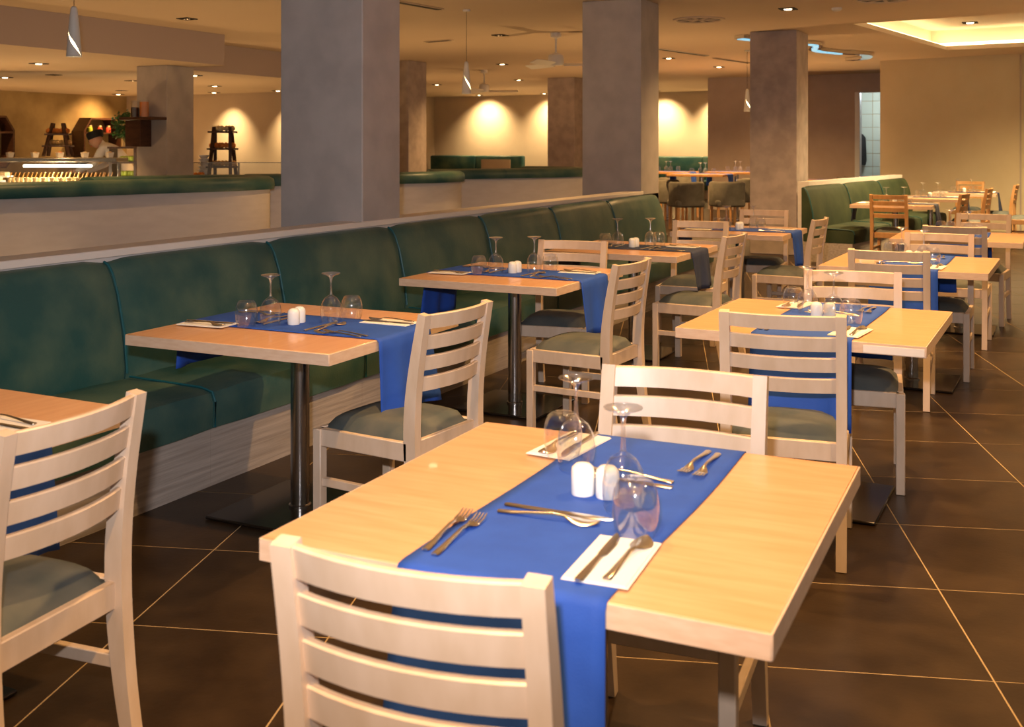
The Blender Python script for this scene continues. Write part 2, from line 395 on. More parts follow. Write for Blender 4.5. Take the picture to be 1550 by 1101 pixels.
booth('white curved booth with green cap cushion, leftmost, before the buffet',
      [(-7.35, 4.6), (-7.25, 5.5), (-7.03, 6.2), (-6.88, 6.8), (-6.70, 7.35), (-6.60, 7.75), (-6.66, 8.12), (-6.95, 8.35), (-7.4, 8.25), (-7.75, 7.6), (-7.85, 7.1)], cuts=(19,))
booth('white curved booth half hidden behind the nearest grey column',
      [(-7.25, 8.55), (-7.0, 8.75), (-6.75, 9.15), (-6.28, 9.83), (-6.09, 10.26), (-6.05, 10.55), (-6.15, 10.85), (-6.45, 10.98)])
booth('white curved booth between the two tall grey columns',
      [(-6.75, 11.25), (-6.45, 11.55), (-6.14, 12.0), (-5.84, 12.5), (-5.66, 12.95), (-5.63, 13.25), (-5.9, 13.5), (-6.6, 13.6)], cuts=(16,))

# ------------------------------------------------------------------ chair
TOPZ = 0.84
def make_chair(wood='ash'):
    t = thing('dining_chair', 'chair', 'chair')
    for s in (-1, 1):
        pr = [(-.250, 0), (-.222, .16), (-.206, .30), (-.200, .42), (-.204, .54), (-.222, .68), (-.252, TOPZ)]
        pts = smooth_path([(p[0], p[1]) for p in pr], 3)
        def sec(f): d = .5*(.030 + .018*math.sin(math.pi*f)); return [(-d, -.017), (d, -.017), (d, .017), (-d, .017)]
        obj('rear_post', sweep([(s*.190, p.x, p.y) for p in pts], sec, up=Vector((1, 0, 0))), wood, t, smooth=30)
    for k in range(4):
        z1 = TOPZ - .002 - .071*k; z0 = z1 - .049
        def yb(z): 
            f = max(0, min(1, (z-.54)/.30)); return -.204 - .048*f**1.3
        bm = bmesh.new(); n = 9; rings = []
        for i in range(n):
            x = -.178 + .356*i/(n-1); bow = .030*(1-(x/.178)**2)
            rings.append([bm.verts.new((x, yb(z) - bow + d, z)) for z, d in ((z0, -.009), (z0, .009), (z1-.003, .009), (z1, .005), (z1, -.005), (z1-.003, -.009))])
        for p, q in zip(rings, rings[1:]):
            for i in range(6): bm.faces.new((p[i], p[(i+1) % 6], q[(i+1) % 6], q[i]))
        bm.faces.new(rings[0]); bm.faces.new(rings[-1])
        obj('top_rail' if k == 0 else 'slat', bm, wood, t, smooth=30)
    for s in (-1, 1):
        obj('front_leg', box(s*.195-.018, s*.195+.018, .182, .218, 0, .405, .003), wood, t)
        obj('side_rail', box(s*.195-.012, s*.195+.012, -.19, .185, .345, .408, .003), wood, t)
        obj('stretcher', box(s*.193-.010, s*.193+.010, -.205, .185, .205, .235, .002), wood, t)
    obj('seat_rail', box(-.18, .18, .190, .214, .345, .408, .003), wood, t)
    obj('seat_rail', box(-.18, .18, -.205, -.183, .345, .408, .003), wood, t)
    # domed seat pad
    bm = bmesh.new(); n = 10; g = []
    for i in range(n+1):
        row = []
        for j in range(n+1):
            a, b = -1+2*i/n, -1+2*j/n
            h = (1-abs(a)**4)*(1-abs(b)**4)
            row.append(bm.verts.new((a*.192*(1-.02*b*b), .008+b*.196, .405 + .012*(h > 0) + .042*h**.6)))
        g.append(row)
    for i in range(n):
        for j in range(n): bm.faces.new((g[i][j], g[i+1][j], g[i+1][j+1], g[i][j+1]))
    obj('seat_pad', bm, 'seat', t, smooth=60)
    return t
chair0 = make_chair('ash'); chairA = make_chair('amber')
used = set()
def chair(bx, by, face, label, jit=0.0, proto=None, group='slatted dining chairs'):
    """bx,by: middle of the top rail; face: heading in degrees (0 = +y)"""
    p = proto or chair0
    c = p if p.name not in used else copy_tree(p)
    used.add(p.name); a = R(face + jit)
    c.location = (bx - .252*math.sin(a), by + .252*math.cos(a), 0)
    c.rotation_euler = (0, 0, a); tag(c, label, 'chair', group); return c

chair(-.795, 1.262, 0, 'pale slatted chair nearest the camera, back turned, at the front table', 4.5)
chair(-.846, 2.640, 180, 'pale slatted chair facing the camera at the far end of the front table', 5)
chair(-1.861, 1.66, 90, 'pale slatted chair cut off by the left picture edge, grey-green seat', 6)
chair(-1.872, 3.31, 90, 'pale slatted chair at the banquette table with long blue runner end, left of centre', -5)
chair(-1.857, 5.00, 90, 'pale slatted chair with half-lit seat at the second banquette table', -3)
chair(-1.838, 6.78, 90, 'pale slatted chair with half-lit seat beside the slate grey runner', -3)
chair(-1.66, 8.56, 90, 'pale slatted chair standing sideways right of the table by the dark column', -3)
chair(-2.575, 5.93, 180, 'pale slatted chair facing the camera behind the second banquette table', 8)
chair(-2.40, 7.90, 180, 'pale slatted chair facing the camera behind the slate runner table', 3)
chair(-2.32, 9.50, 180, 'pale slatted chair facing the camera before the dark grey column', 5)
chair(-.84, 3.68, 0, 'pale slatted chair, back turned, blue runner hanging onto its seat', 8)
chair(-.841, 5.06, 180, 'pale slatted chair facing the camera behind the table with the chipped corner', 8)
chair(-.834, 6.13, 0, 'pale slatted chair, back turned, at the third table of the right row', 3)
chair(-.708, 7.47, 180, 'pale slatted chair facing the camera at the third table of the right row', 0)
chair(-.674, 8.16, 0, 'tan slatted chair, back turned, at the table cut by the right edge', 0)
chair(-.583, 9.75, 180, 'tan slatted chair facing the camera behind the table cut by the right edge', -5)
ab = 'amber dining chairs at the far right'
chair(-1.77, 13.0, 0, 'amber slatted chair, back turned, before the short green bench', -4, chairA, ab)
chair(-1.02, 13.70, 90, 'amber slatted chair sideways, nearest of the far right row', -8, chairA, ab)
chair(-.86, 15.55, 90, 'amber slatted chair sideways, second of the far right row', -6, chairA, ab)
chair(-.60, 17.2, 90, 'amber slatted chair sideways with pale seat, third of the far right row', -4, chairA, ab)
chair(-.20, 16.3, 90, 'amber slatted chair cut off by the right picture edge', 0, chairA, ab)
chair(-1.30, 18.5, 180, 'amber chair facing the camera against the yellow end wall', -8, chairA, ab)

# ------------------------------------------------------------------ tables
TZ, TH = 0.71, 0.4475
def make_table():
    t = thing('dining_table', 'table', 'table')
    obj('tabletop', box(-TH+.002, TH-.002, -TH+.002, TH-.002, TZ-.038, TZ, .0015), 'beech', t)
    for s in (-1, 1):
        obj('edge_band', box(-TH, TH, s*TH-.002, s*TH+.002, TZ-.040, TZ-.0015, .0008), 'beech_edge', t)
        obj('edge_band', box(s*TH-.002, s*TH+.002, -TH, TH, TZ-.040, TZ-.0015, .0008), 'beech_edge', t)
    obj('pole', lathe([(.036, .014), (.036, TZ-.05)], 28), 'steel', t)
    obj('collar', lathe([(.043, .012), (.043, .022), (.036, .026)], 28), 'steel', t)
    obj('mount_plate', box(-.16, .16, -.16, .16, TZ-.052, TZ-.038, .003), 'dark', t)
    obj('base_plate', box(-.25, .25, -.25, .25, 0.002, .014, .004), 'base', t)
    return t
table0 = make_table(); tused = []
def table(x, y, label, rot=0.0):
    t = table0 if not tused else copy_tree(table0); tused.append(1)
    t.location = (x, y, 0); t.rotation_euler = (0, 0, rot); tag(t, label, 'table', 'square beech tables'); return t

def runner(x, y, rot, label, m='blue', wid=.345, d0=.27, d1=.27, xoff=.02, seed=0):
    """cloth along local y, hanging over both edges; -y end drops d0, +y end d1"""
    rnd = random.Random(seed); bm = bmesh.new(); z = TZ + .0022; pts = []
    e = TH + .006
    for i in range(9): pts.append((-e - .004 - .016*(8-i)/8, z - d0*(8-i)/8 - .012))
    pts.append((-e + .004, z - .002))
    for i in range(13): pts.append((-e + .02 + (2*e-.04)*i/12, z))
    pts.append((e - .004, z - .002))
    for i in range(9): pts.append((e + .004 + .016*i/8, z - d1*i/8 - .012))
    n = 14; g = []; ph = rnd.random()*6
    for (py, pz) in pts:
        hang = max(0, (TZ - .01 - pz)/.27); row = []
        for k in range(n+1):
            f = k/n; x_ = -wid/2 + wid*f + xoff
            wv = .014*hang*math.sin(f*9+ph) + .008*hang*math.sin(f*17+ph*2)
            yy = py + (wv + .012*hang)*(1 if py > 0 else -1)
            row.append(bm.verts.new((x_ + .01*hang*(f-.5) + .004*math.sin(py*7+ph), yy, pz + .004*hang*math.sin(f*5+ph))))
        g.append(row)
    for a, b in zip(g, g[1:]):
        for k in range(n): bm.faces.new((a[k], a[k+1], b[k+1], b[k]))
    o = obj('table_runner', bm, m, None, (x, y, 0), rot, smooth=60)
    sm = o.modifiers.new('thick', 'SOLIDIFY'); sm.thickness = .0016; sm.offset = 1
    return tag(o, label, 'table runner', 'table runners')

# ------------------------------------------------------------------ tableware meshes
def wine_me():
    o = [(.0355, .0), (.0405, .030), (.0412, .050), (.037, .075), (.026, .094), (.012, .104), (.006, .108), (0, .109)]
    inner = [(.0345, .0), (.0396, .030), (.0403, .050), (.036, .0745), (.0245, .0925), (.0, .101)]
    return mesh_of(lathe(inner[::-1] + o, 28, cap=False), 'bowl', 60)
def stem_me():
    return mesh_of(lathe([(0, .1095), (.0058, .110), (.0044, .122), (.0040, .140), (.0042, .160), (.0065, .174), (.015, .182), (.0365, .1895), (.0372, .1910), (.0365, .1925), (0, .1945)], 24, cap=False), 'stem', 60)
def tumbler_me():
    o = [(.0340, 0), (.0395, .018), (.0425, .040), (.0425, .058), (.0385, .080), (.031, .094), (.026, .098), (0.0, .0985)]
    inner = [(.0330, 0), (.0386, .018), (.0415, .040), (.0415, .057), (.0375, .079), (.0295, .0925), (0.0, .093)]
    return mesh_of(lathe(inner[::-1] + o, 28, cap=False), 'tumbler', 60)
def shaker_me():
    return mesh_of(lathe([(0, 0), (.0222, 0), (.0232, .003), (.0232, .044), (.0215, .053), (.014, .060), (.005, .062), (0, .0623)], 22, cap=False), 'shaker', 50)
def strip(bm, pts, th=.0016):
    """pts: (y, cx, halfwidth, z)"""
    rows = []
    for y, cx, w, z in pts:
        rows.append([bm.verts.new((cx-w, y, z)), bm.verts.new((cx, y, z-.0006)), bm.verts.new((cx+w, y, z)), bm.verts.new((cx+w*.8, y, z+th)), bm.verts.new((cx, y, z+th*1.3)), bm.verts.new((cx-w*.8, y, z+th))])
    for a, b in zip(rows, rows[1:]):
        for i in range(6): bm.faces.new((a[i], a[(i+1) % 6], b[(i+1) % 6], b[i]))
    bm.faces.new(rows[0]); bm.faces.new(rows[-1])
def handle(): return [(-.10, 0, .0045, .002), (-.097, 0, .0075, .002), (-.07, 0, .0065, .003), (-.03, 0, .0042, .007), (.01, 0, .0032, .010), (.03, 0, .0035, .009)]
def fork_me():
    bm = bmesh.new(); strip(bm, handle() + [(.040, 0, .008, .006), (.050, 0, .0115, .0035), (.062, 0, .0125, .003)], .0022)
    for k in range(4):
        cx = (k-1.5)*.0066; strip(bm, [(.060, cx, .0022, .003), (.080, cx, .0020, .004), (.099, cx*.96, .0010, .009)], .0018)
    return mesh_of(bm, 'fork', 50)
def spoon_me():
    bm = bmesh.new(); strip(bm, handle() + [(.038, 0, .007, .006), (.050, 0, .015, .003), (.065, 0, .0195, .0012), (.080, 0, .0185, .002), (.092, 0, .012, .004), (.098, 0, .004, .006)], .0022)
    return mesh_of(bm, 'spoon', 60)
def knife_me():
    bm = bmesh.new(); strip(bm, [(-.11, 0, .005, .0015), (-.106, 0, .0078, .0015), (-.06, 0, .0072, .0015), (-.01, 0, .0055, .002), (.0, 0, .005, .002), (.012, .001, .0085, .002), (.06, .001, .0095, .002), (.095, -.001, .007, .002), (.109, -.004, .002, .002)], .0024)
    return mesh_of(bm, 'knife', 40)
def napkin_me():
    bm = bmesh.new(); box(-.055, .055, -.105, .105, 0, .0022, .0008, 1, bm); box(-.054, .051, -.103, .100, .0024, .0042, .0008, 1, bm)
    return mesh_of(bm, 'napkin', 30)
ME = dict(wine=wine_me(), tumbler=tumbler_me(), shaker=shaker_me(), fork=fork_me(), spoon=spoon_me(), knife=knife_me(), napkin=napkin_me())
STEM = stem_me(); STEM.materials.append(M['solid_glass'])
for k, m in dict(wine='glass', tumbler='glass', shaker='china', fork='cutlery', spoon='cutlery', knife='cutlery', napkin='paper').items(): ME[k].materials.append(M[m])
NAME = dict(wine='wine_glass', tumbler='water_tumbler', shaker='salt_shaker', fork='fork', spoon='spoon', knife='knife', napkin='napkin')
CAT = dict(wine='wine glass', tumbler='glass', shaker='shaker', fork='fork', spoon='spoon', knife='knife', napkin='napkin')

def place(kind, x, y, a, tx, ty, rot, z, label, group, name=None):
    c, s = math.cos(rot), math.sin(rot)
    loc = (tx + x*c - y*s, ty + x*s + y*c, z)
    if kind == 'wine':
        o = thing('wine_glass', label, CAT[kind], loc, rot + a, group); obj('bowl', ME[kind], None, o); obj('stem_and_foot', STEM, None, o); return o
    o = obj(name or NAME[kind], ME[kind], None, None, loc, rot + a)
    return tag(o, label, CAT[kind], group)

def setting(tx, ty, rot, desc, ends, seed, full=2, over=None):
    """lay both places; ends = (name of the -y end, name of the +y end). full: 2 everything, 1 no small cutlery"""
    rnd = random.Random(seed); z0 = TZ + .0045; j = lambda s=.008: rnd.uniform(-s, s)
    over = over or {}
    for e in (0, 1):
        r = rot + (math.pi if e else 0); en = ends[e]
        g = 'tableware at ' + desc
        nx, ny = .163+j(), -.305+j()
        place('napkin', nx, ny, R(rnd.uniform(-6, 6)), tx, ty, r, z0, f'white folded paper napkin at the {en} of {desc}', g)
        wx, wy = over.get(('wine', e), (.075+j(), -.085+j())); qx, qy = over.get(('tumbler', e), (.140+j(), -.140+j()))
        place('wine', wx, wy, 0, tx, ty, r, z0, f'upturned wine glass towards the {en} of {desc}', g)
        place('tumbler', qx, qy, 0, tx, ty, r, z0, f'upturned round tumbler towards the {en} of {desc}', g)
        place('knife', nx-.022, ny-.005, R(rnd.uniform(-4, 4)), tx, ty, r, z0+.0046, f'steel knife lying on the napkin at the {en} of {desc}', g)
        if full >= 1:
            fx, fy = over.get(('fork', e), (-.150+j(), -.285+j())); fa = over.get(('forka', e), R(rnd.uniform(-3, 8)))
            place('fork', fx, fy, fa, tx, ty, r, z0, f'outer steel fork at the {en} of {desc}', g)
            place('fork', fx+.030, fy-.012, fa-R(3), tx, ty, r, z0, f'inner steel fork at the {en} of {desc}', g)
        if full >= 2:
            place('spoon', nx+.022, ny+.008, R(rnd.uniform(-4, 4)), tx, ty, r, z0+.0046, f'steel spoon lying on the napkin at the {en} of {desc}', g)
            place('knife', -.02+j(), -.112+j(), R(-90+rnd.uniform(-4, 4)), tx, ty, r, z0, f'dessert knife lying crosswise towards the {en} of {desc}', g)
            place('spoon', -.025+j(), -.150+j(), R(-90+rnd.uniform(-4, 4)), tx, ty, r, z0, f'dessert spoon lying crosswise towards the {en} of {desc}', g)
    sx, sy = over.get('shaker', (-.022+j(), .005+j()))
    place('shaker', sx, sy, 0, tx, ty, rot, z0, f'white china salt shaker in the middle of {desc}', 'tableware at ' + desc)
    place('shaker', sx+.050, sy+j(.012), 0, tx, ty, rot, z0, f'white china pepper shaker in the middle of {desc}', 'tableware at ' + desc, 'pepper_shaker')

Q = math.pi/2
be = ('chair end', 'banquette end'); ne = ('near end', 'far end')
# right row, runners along the room
T1 = (-.828, 1.989); T6 = (-.865, 4.452); T7 = (-.804, 6.888); T8 = (-.706, 8.99)
table(*T1, 'pale beech table nearest the camera, blue runner towards the lens', R(1.5))
runner(*T1, R(1.5), 'blue runner on the table nearest the camera', 'blue', .365, .36, .22, .022, 1)
setting(*T1, R(1.5), 'the front table', ne, 1, 2, {('wine', 0): (.085, -.045), ('tumbler', 0): (.150, -.165), ('tumbler', 1): (.150, -.225), ('wine', 1): (.095, -.165)})
table(*T6, 'beech table with a chipped near corner, second in the right row', R(-.5))
runner(*T6, R(-.5), 'blue runner hanging behind the slatted chair back, second table of the right row', 'blue', .36, .30, .22, .02, 2)
setting(*T6, R(-.5), 'the chipped-corner table', ne, 2)
table(*T7, 'beech table third in the right row, between two slatted chairs', R(-1))
runner(*T7, R(-1), 'blue runner on the third table of the right row', 'blue', .36, .30, .22, .02, 3)
setting(*T7, R(-1), 'the third right table', ne, 3)
table(*T8, 'beech table cut off by the right picture edge', 0)
runner(*T8, 0, 'dark blue runner on the table at the right picture edge', 'blue', .36, .30, .22, .02, 4)
setting(*T8, 0, 'the right edge table', ne, 4, 1)
# banquette row, runners across
T0 = (-2.63, 1.69); T2 = (-2.623, 3.412); T3 = (-2.639, 5.293); T4 = (-2.59, 6.99); T5 = (-2.36, 8.85)
table(*T0, 'beech table at the left picture edge behind the cut-off chair', Q)
runner(*T0, Q, 'dark blue runner hanging behind the cut-off chair at the left edge', 'blue', .34, .27, .2, 0, 5)
setting(*T0, Q, 'the left edge table', be, 5)
table(*T2, 'beech table before the green banquette, left of centre', Q + R(1))
runner(*T2, Q + R(1), 'blue runner with a long hanging end on the table left of centre', 'blue', .36, .27, .17, .018, 6)
setting(*T2, Q + R(1), 'the left banquette table', be, 6)
table(*T3, 'beech table on a steel pole in the middle of the banquette row', Q)
runner(*T3, Q, 'blue runner on the middle banquette table', 'blue', .36, .27, .24, .018, 7)
setting(*T3, Q, 'the middle banquette table', be, 7)
table(*T4, 'beech table with slate grey runner near the end of the banquette', Q)
runner(*T4, Q, 'slate grey-blue runner near the end of the banquette', 'blue_grey', .36, .24, .2, .018, 8)
setting(*T4, Q, 'the slate runner table', be, 8)
table(*T5, 'beech table before the dark column, past the end of the banquette', Q)
runner(*T5, Q, 'deep blue runner on the table before the dark column', 'blue', .36, .26, .2, .018, 9)
setting(*T5, Q, 'the dark column table', ('right end', 'left end'), 9, 1)
# far right
for k, (x, y, d, nm) in enumerate(((-1.78, 13.66, 'the nearest far right table', 'amber beech table beside the short green bench'), (-1.58, 15.5, 'the middle far right table', 'beech table in the middle of the far right row'), (-1.30, 17.35, 'the last far right table', 'beech table farthest back, before the yellow end wall'))):
    table(x, y, nm, Q)
    runner(x, y, Q, f'dark slate runner on {d}', 'blue_grey', .36, .26, .2, .018, 20+k)
    setting(x, y, Q, d, ('right end', 'left end'), 20+k, 0)
# chipped veneer patch on the second right table
tag(obj('edge_patch', box(.24, .443, -.4515, -.4485, TZ-.037, TZ-.010, .0005), 'ledge', [o for o in C.objects if o.name.startswith('dining_table') and o.get('label', '').startswith('beech table with a chipped')][0]), 'pale patch of chipped edge veneer')

# ------------------------------------------------------------------ ceiling fittings
def downlight(x, y, z, label, on=True, power=60, spot=75, s=.075, aim=None, blend=.75, col=WARM):
    t = thing('downlight', label, 'ceiling light', (x, y, z), 0, 'recessed ceiling spotlights')
    fr = bmesh.new()
    for a in (-1, 1):
        box(a*s-.012, a*s+.012, -s-.012, s+.012, -.010, .0, .002, 1, fr); box(-s+.012, s-.012, a*s-.012, a*s+.012, -.010, 0, .002, 1, fr)
    obj('frame', fr, 'dark', t); obj('recess_plate', box(-s, s, -s, s, -.004, -.001), 'dark', t)
    obj('bulb', lathe([(0, -.016), (.034, -.014), (.042, -.006), (.042, -.004)], 16, cap=False), 'lamp_on' if on else 'steel', t)
    if on and power:
        l = lamp('spot_beam', 'SPOT', (x, y, z-.03), aim or (x, y, 0), power, col, .035, spot, blend)
    return t
DL = [ # lit, in view
    (-2.65, 11.9, CEIL, 'lit square downlight in the ceiling right of the second tall column', 230, 140),
    (-5.95, 17.75, CEIL, 'lit square downlight left of the third pendant lamp', 320, 140), (-5.76, 20.11, CEIL, 'lit square downlight behind the third pendant lamp', 380, 150),
    (-9.08, 17.7, CEIL, 'lit downlight between the two ceiling fans', 200, 140), (-10.95, 22.16, CEIL, 'small lit downlight left of the brown far column', 260, 150),
    (-13.55, 22.96, CEIL, 'small lit downlight left of the middle pendant lamp', 260, 150),
    (-11.85, 9.97, LOW, 'lit downlight in the lowered ceiling near the first pendant', 130, 100), (-14.74, 11.77, LOW, 'lit downlight at the left edge of the lowered ceiling', 130, 100),
    (-11.76, 12.72, LOW, 'lit downlight just right of the shelf column', 120, 100), (-13.53, 15.15, LOW, 'lit downlight above the ladder rack', 120, 100)]
for x, y, z, lb, p, sp in DL: downlight(x, y, z, lb, True, p, sp)
for x, y, z, lb in ((-9.08, 9.7, CEIL, 'unlit dark downlight left of the nearest column'), (-6.71, 13.02, CEIL, 'unlit dark downlight between the two tall columns'),
                    (-13.54, 11.66, LOW, 'unlit downlight in the lowered ceiling, left'), (-13.63, 13.3, LOW, 'unlit downlight beside the shelf column top'), (-16.27, 15.62, LOW, 'unlit downlight near the olive wall')):
    downlight(x, y, z, lb, False)
# wall washers
for x, y, ax, ay, lb in ((-13.2, 28.35, -13.2, 29.0, 'downlight washing the back wall beside the brown column'), (-15.3, 28.35, -15.3, 29.0, 'downlight washing the middle of the back wall')):
    downlight(x, y, CEIL, lb, True, 230, 110, aim=(ax, ay, 1.75), blend=1, col=(1.0, .68, .32))
for x, lb in ((-9.85, 'downlight washing the pale wall beside the second tall column'), (-8.2, 'downlight washing the pale wall beside the grey wall corner')):
    downlight(x, 28.35, CEIL, lb, True, 260, 100, aim=(x, 29.0, 1.7), blend=1, col=(1.0, .68, .32))
for x, lb in ((-15.2, 'downlight washing the buffet wall left of the ladder rack'), (-13.6, 'downlight washing the buffet wall right of the ladder rack')):
    downlight(x, 17.0, LOW, lb, True, 110, 84, aim=(x, 17.6, 1.2), blend=1, col=(1.0, .68, .32))
for y, lb in ((16.7, 'downlight washing the olive wall right'), (13.6, 'downlight washing the olive wall left')):
    downlight(-17.5, y, LOW, lb, True, 100, 110, aim=(-18.3, y, 1.4), blend=1)
# tray downlights
for a, b, lb in ((1.0, 1.9, 'downlight inside the lit ceiling tray, nearer one'), (1.55, 3.0, 'downlight inside the lit ceiling tray, farther one')):
    p = tray(a, b, t_top); downlight(p[0], p[1], p[2], lb, True, 330, 140, col=(1.0, .70, .33))
# downlights over the nearer tables, above the frame
for x, y, p, lb in ((-.05, 3.25, 120, 'between the front table and the chipped-corner table'), (-.25, 5.45, 130, 'between the chipped-corner table and the third right table'),
                    (-.15, 7.7, 130, 'behind the third right table'), (-.45, .45, 190, 'above the chair nearest the camera'), (-1.55, 2.55, 95, 'between the cut-off chair and the left banquette table'),
                    (-1.5, 4.35, 120, 'between the left and middle banquette tables'), (-1.5, 6.2, 130, 'between the middle banquette table and the slate runner table'), (-1.4, 8.1, 130, 'above the sideways chair by the dark column'),
                    (-1.0, 14.2, 120, 'above the amber chairs'), (-.3, 10.0, 130, 'behind the right edge table'), (1.5, 4.4, 120, 'above the aisle, nearer one'), (1.5, 8.5, 120, 'above the aisle, farther one'),
                    (-6.4, 6.0, 36, 'above the leftmost curved booth'), (-8.3, 6.5, 120, 'behind the leftmost curved booth'), (-8.5, 11.5, 110, 'behind the middle curved booth'), (-5.0, 8.4, 95, 'between the two tall columns')):
    downlight(x, y, CEIL, 'lit downlight in the ceiling ' + lb, True, p, 105)

def uplight(x, y, label, power, h=.16):  # added fill lamps, kept out of sight, to brighten the ceiling
    t = thing('added_uplight', label, 'lamp', (x, y, 0), 0, 'added unseen uplights')
    obj('housing', lathe([(0, .002), (.09, .002), (.09, h), (.078, h), (.07, .05), (0, .05)], 20, cap=False), 'steel', t)
    obj('bulb', lathe([(0, .052), (.05, .052), (.05, .07), (0, .075)], 14, cap=False), 'lamp_on', t)
    lamp('added_uplight_beam', 'SPOT', (x, y, h+.01), (x, y, 3), power * (.55 if x > -11 or y > 17.8 else .9), (1.0, .56, .22), .06, 150, .8)
for x, y, p, lb in ((-5.1, 8.2, 110, 'behind the low wall between the tall columns'), (-5.0, 14.6, 260, 'behind the last curved booth'), (-8.6, 9.4, 170, 'behind the half hidden booth'), (-8.4, 13.2, 200, 'behind the booth between the columns'),
                    (-8.0, 19.5, 220, 'in the far hall, right'), (-12.5, 20.5, 220, 'in the far hall, left'), (-13.0, 26.0, 300, 'before the far back wall'), (-8.5, 25.5, 200, 'before the recess wall'),
                    (1.2, 10.6, 200, 'beside the aisle, nearer one'), (1.3, 15.0, 200, 'beside the aisle, farther one'), (-4.2, 20.0, 300, 'behind the short green bench'), (-9.3, 6.2, 150, 'behind the leftmost booth'),
                    (-12.6, 9.6, 150, 'behind the buffet, nearer one'), (-13.0, 14.0, 150, 'behind the serving counter'), (-16.6, 12.5, 130, 'before the olive wall, nearer one'), (-16.4, 16.0, 130, 'before the olive wall, farther one')):
    uplight(x, y, 'added unseen floor uplight ' + lb, p)

def vent(p, q, m, label, w=.10):
    p, q = Vector(p), Vector(q); d = q-p; L = d.length
    t = thing('linear_vent', label, 'vent', ((p.x+q.x)/2, (p.y+q.y)/2, CEIL), math.atan2(d.y, d.x))
    obj('frame', box(-L/2, L/2, -w/2, w/2, -.012, -.002, .003), m, t)
    for k in (-1, 0, 1): obj('slot', box(-L/2+.03, L/2-.03, k*w*.28-.008, k*w*.28+.008, -.015, -.011), 'dark', t)
vent((-6.1, 9.2), (-6.0, 10.25), 'ceiling', 'dark slotted air vent beside the nearest column')
vent((-8.08, 13.38), (-7.6, 13.28), 'ceiling', 'small slotted vent left of the middle pendant')
vent((-5.51, 15.9), (-5.22, 17.5), 'white_metal', 'pale linear vent right of the second tall column')
vent((-5.23, 18.0), (-4.99, 19.4), 'ceiling', 'brown linear vent before the dark column')
def round_vent(x, y, label):
    t = thing('round_vent', label, 'vent', (x, y, CEIL))
    obj('rim', lathe([(.30, 0), (.30, -.014), (.26, -.018), (.25, -.004)], 32, cap=False), 'ceiling', t)
    obj('dish', lathe([(0, -.006), (.25, -.005)], 32, cap=False), 'dark', t)
    for k in range(8):
        a = k*math.pi/4; c, s = math.cos(a), math.sin(a)
        obj('fin', sweep([(c*.04, s*.04, -.010), (c*.24, s*.24, -.010)], rect(.035, .006)), 'ceiling', t)
round_vent(-3.8, 12.43, 'round swirl ceiling vent nearer the second tall column')
round_vent(-1.61, 11.5, 'round swirl ceiling vent at the top picture edge, right')
d_ = thing('smoke_detector', 'small round smoke detector between the round vents', 'detector', (-2.17, 12.07, CEIL))
obj('housing', lathe([(.055, 0), (.055, -.02), (.035, -.035), (0, -.036)], 20, cap=False), 'white_metal', d_)

def fan(x, y, label, a0):
    t = thing('ceiling_fan', label, 'fan', (x, y, CEIL), 0, 'ceiling fans')
    obj('canopy', lathe([(.07, 0), (.07, -.05), (.03, -.07)], 20), 'white_metal', t)
    obj('rod', lathe([(.014, -.06), (.014, -.30)], 10), 'white_metal', t)
    obj('motor', lathe([(.03, -.26), (.095, -.29), (.105, -.33), (.105, -.40), (.085, -.425), (0, -.43)], 24, cap=False), 'white_metal', t)
    for k in range(3):
        a = a0 + k*2*math.pi/3; c, s = math.cos(a), math.sin(a)
        bm = bmesh.new(); rows = []
        for r, wd in ((.10, .05), (.20, .07), (.45, .075), (.62, .07), (.66, .05)):
            rows.append([bm.verts.new((c*r - s*wd*e, s*r + c*wd*e, -.415 + .02*e + .008*z)) for e, z in ((-1, 0), (1, 0), (1, 1), (-1, 1))])
        for p, q in zip(rows, rows[1:]):
            for i in range(4): bm.faces.new((p[i], p[(i+1) % 4], q[(i+1) % 4], q[i]))
        bm.faces.new(rows[0]); bm.faces.new(rows[-1]); obj('blade', bm, 'white_metal', t)
fan(-5.94, 13.12, 'white ceiling fan nearer the second tall column', 2.6)
fan(-10.11, 18.94, 'white ceiling fan farther back, right of the middle pendant', .5)

def pendant(px, py, D, label, turn):
    p = at(px, py, D); L = .35
    t = thing('pendant_lamp', label, 'lamp', (p.x, p.y, p.z), turn, 'white cone pendant lamps')
    obj('cord', lathe([(.0025, L), (.0025, CEIL-p.z-.02)], 6), 'dark', t)
    obj('ceiling_rose', lathe([(.04, CEIL-p.z-.002), (.04, CEIL-p.z-.022), (.0, CEIL-p.z-.024)], 20, cap=False), 'white_metal', t)
    def rad(f): return .052*(1-f)**.85 + .019*f if f < .97 else .012
    # cone shell open along a spiral slit
    bm = bmesh.new(); n, m = 26, 22; g = []
    for i in range(m+1):
        f = i/m; slit = .50*max(0, 1 - abs(f-.27)/.36); a_s = 1.2 - 5.0*f
        g.append([bm.verts.new((rad(f)*math.cos(a), rad(f)*math.sin(a), f*L)) for a in [a_s + slit/2 + (2*math.pi-slit)*k/n for k in range(n+1)]])
    for i in range(m):
        for k in range(n): bm.faces.new((g[i][k], g[i+1][k], g[i+1][k+1], g[i][k+1]))
    sh = obj('shade', bm, 'white_metal', t, smooth=60); so = sh.modifiers.new('thick', 'SOLIDIFY'); so.thickness = .003
    obj('bulb', lathe([(0, .03), (.022, .04), (.030, .07), (.022, .11), (.012, .15), (0, .151)], 16, cap=False), 'lamp_on', t)
    lamp('pendant_beam', 'SPOT', (p.x, p.y, p.z+.02), (p.x, p.y, 0), 40, WARM, .03, 90, .5)
pendant(112, 86, 7.6, 'white cone pendant lamp with spiral slit, nearest, upper left', -.75)
pendant(706, 142, 11.9, 'white cone pendant lamp hanging right of the nearest column', -.2)
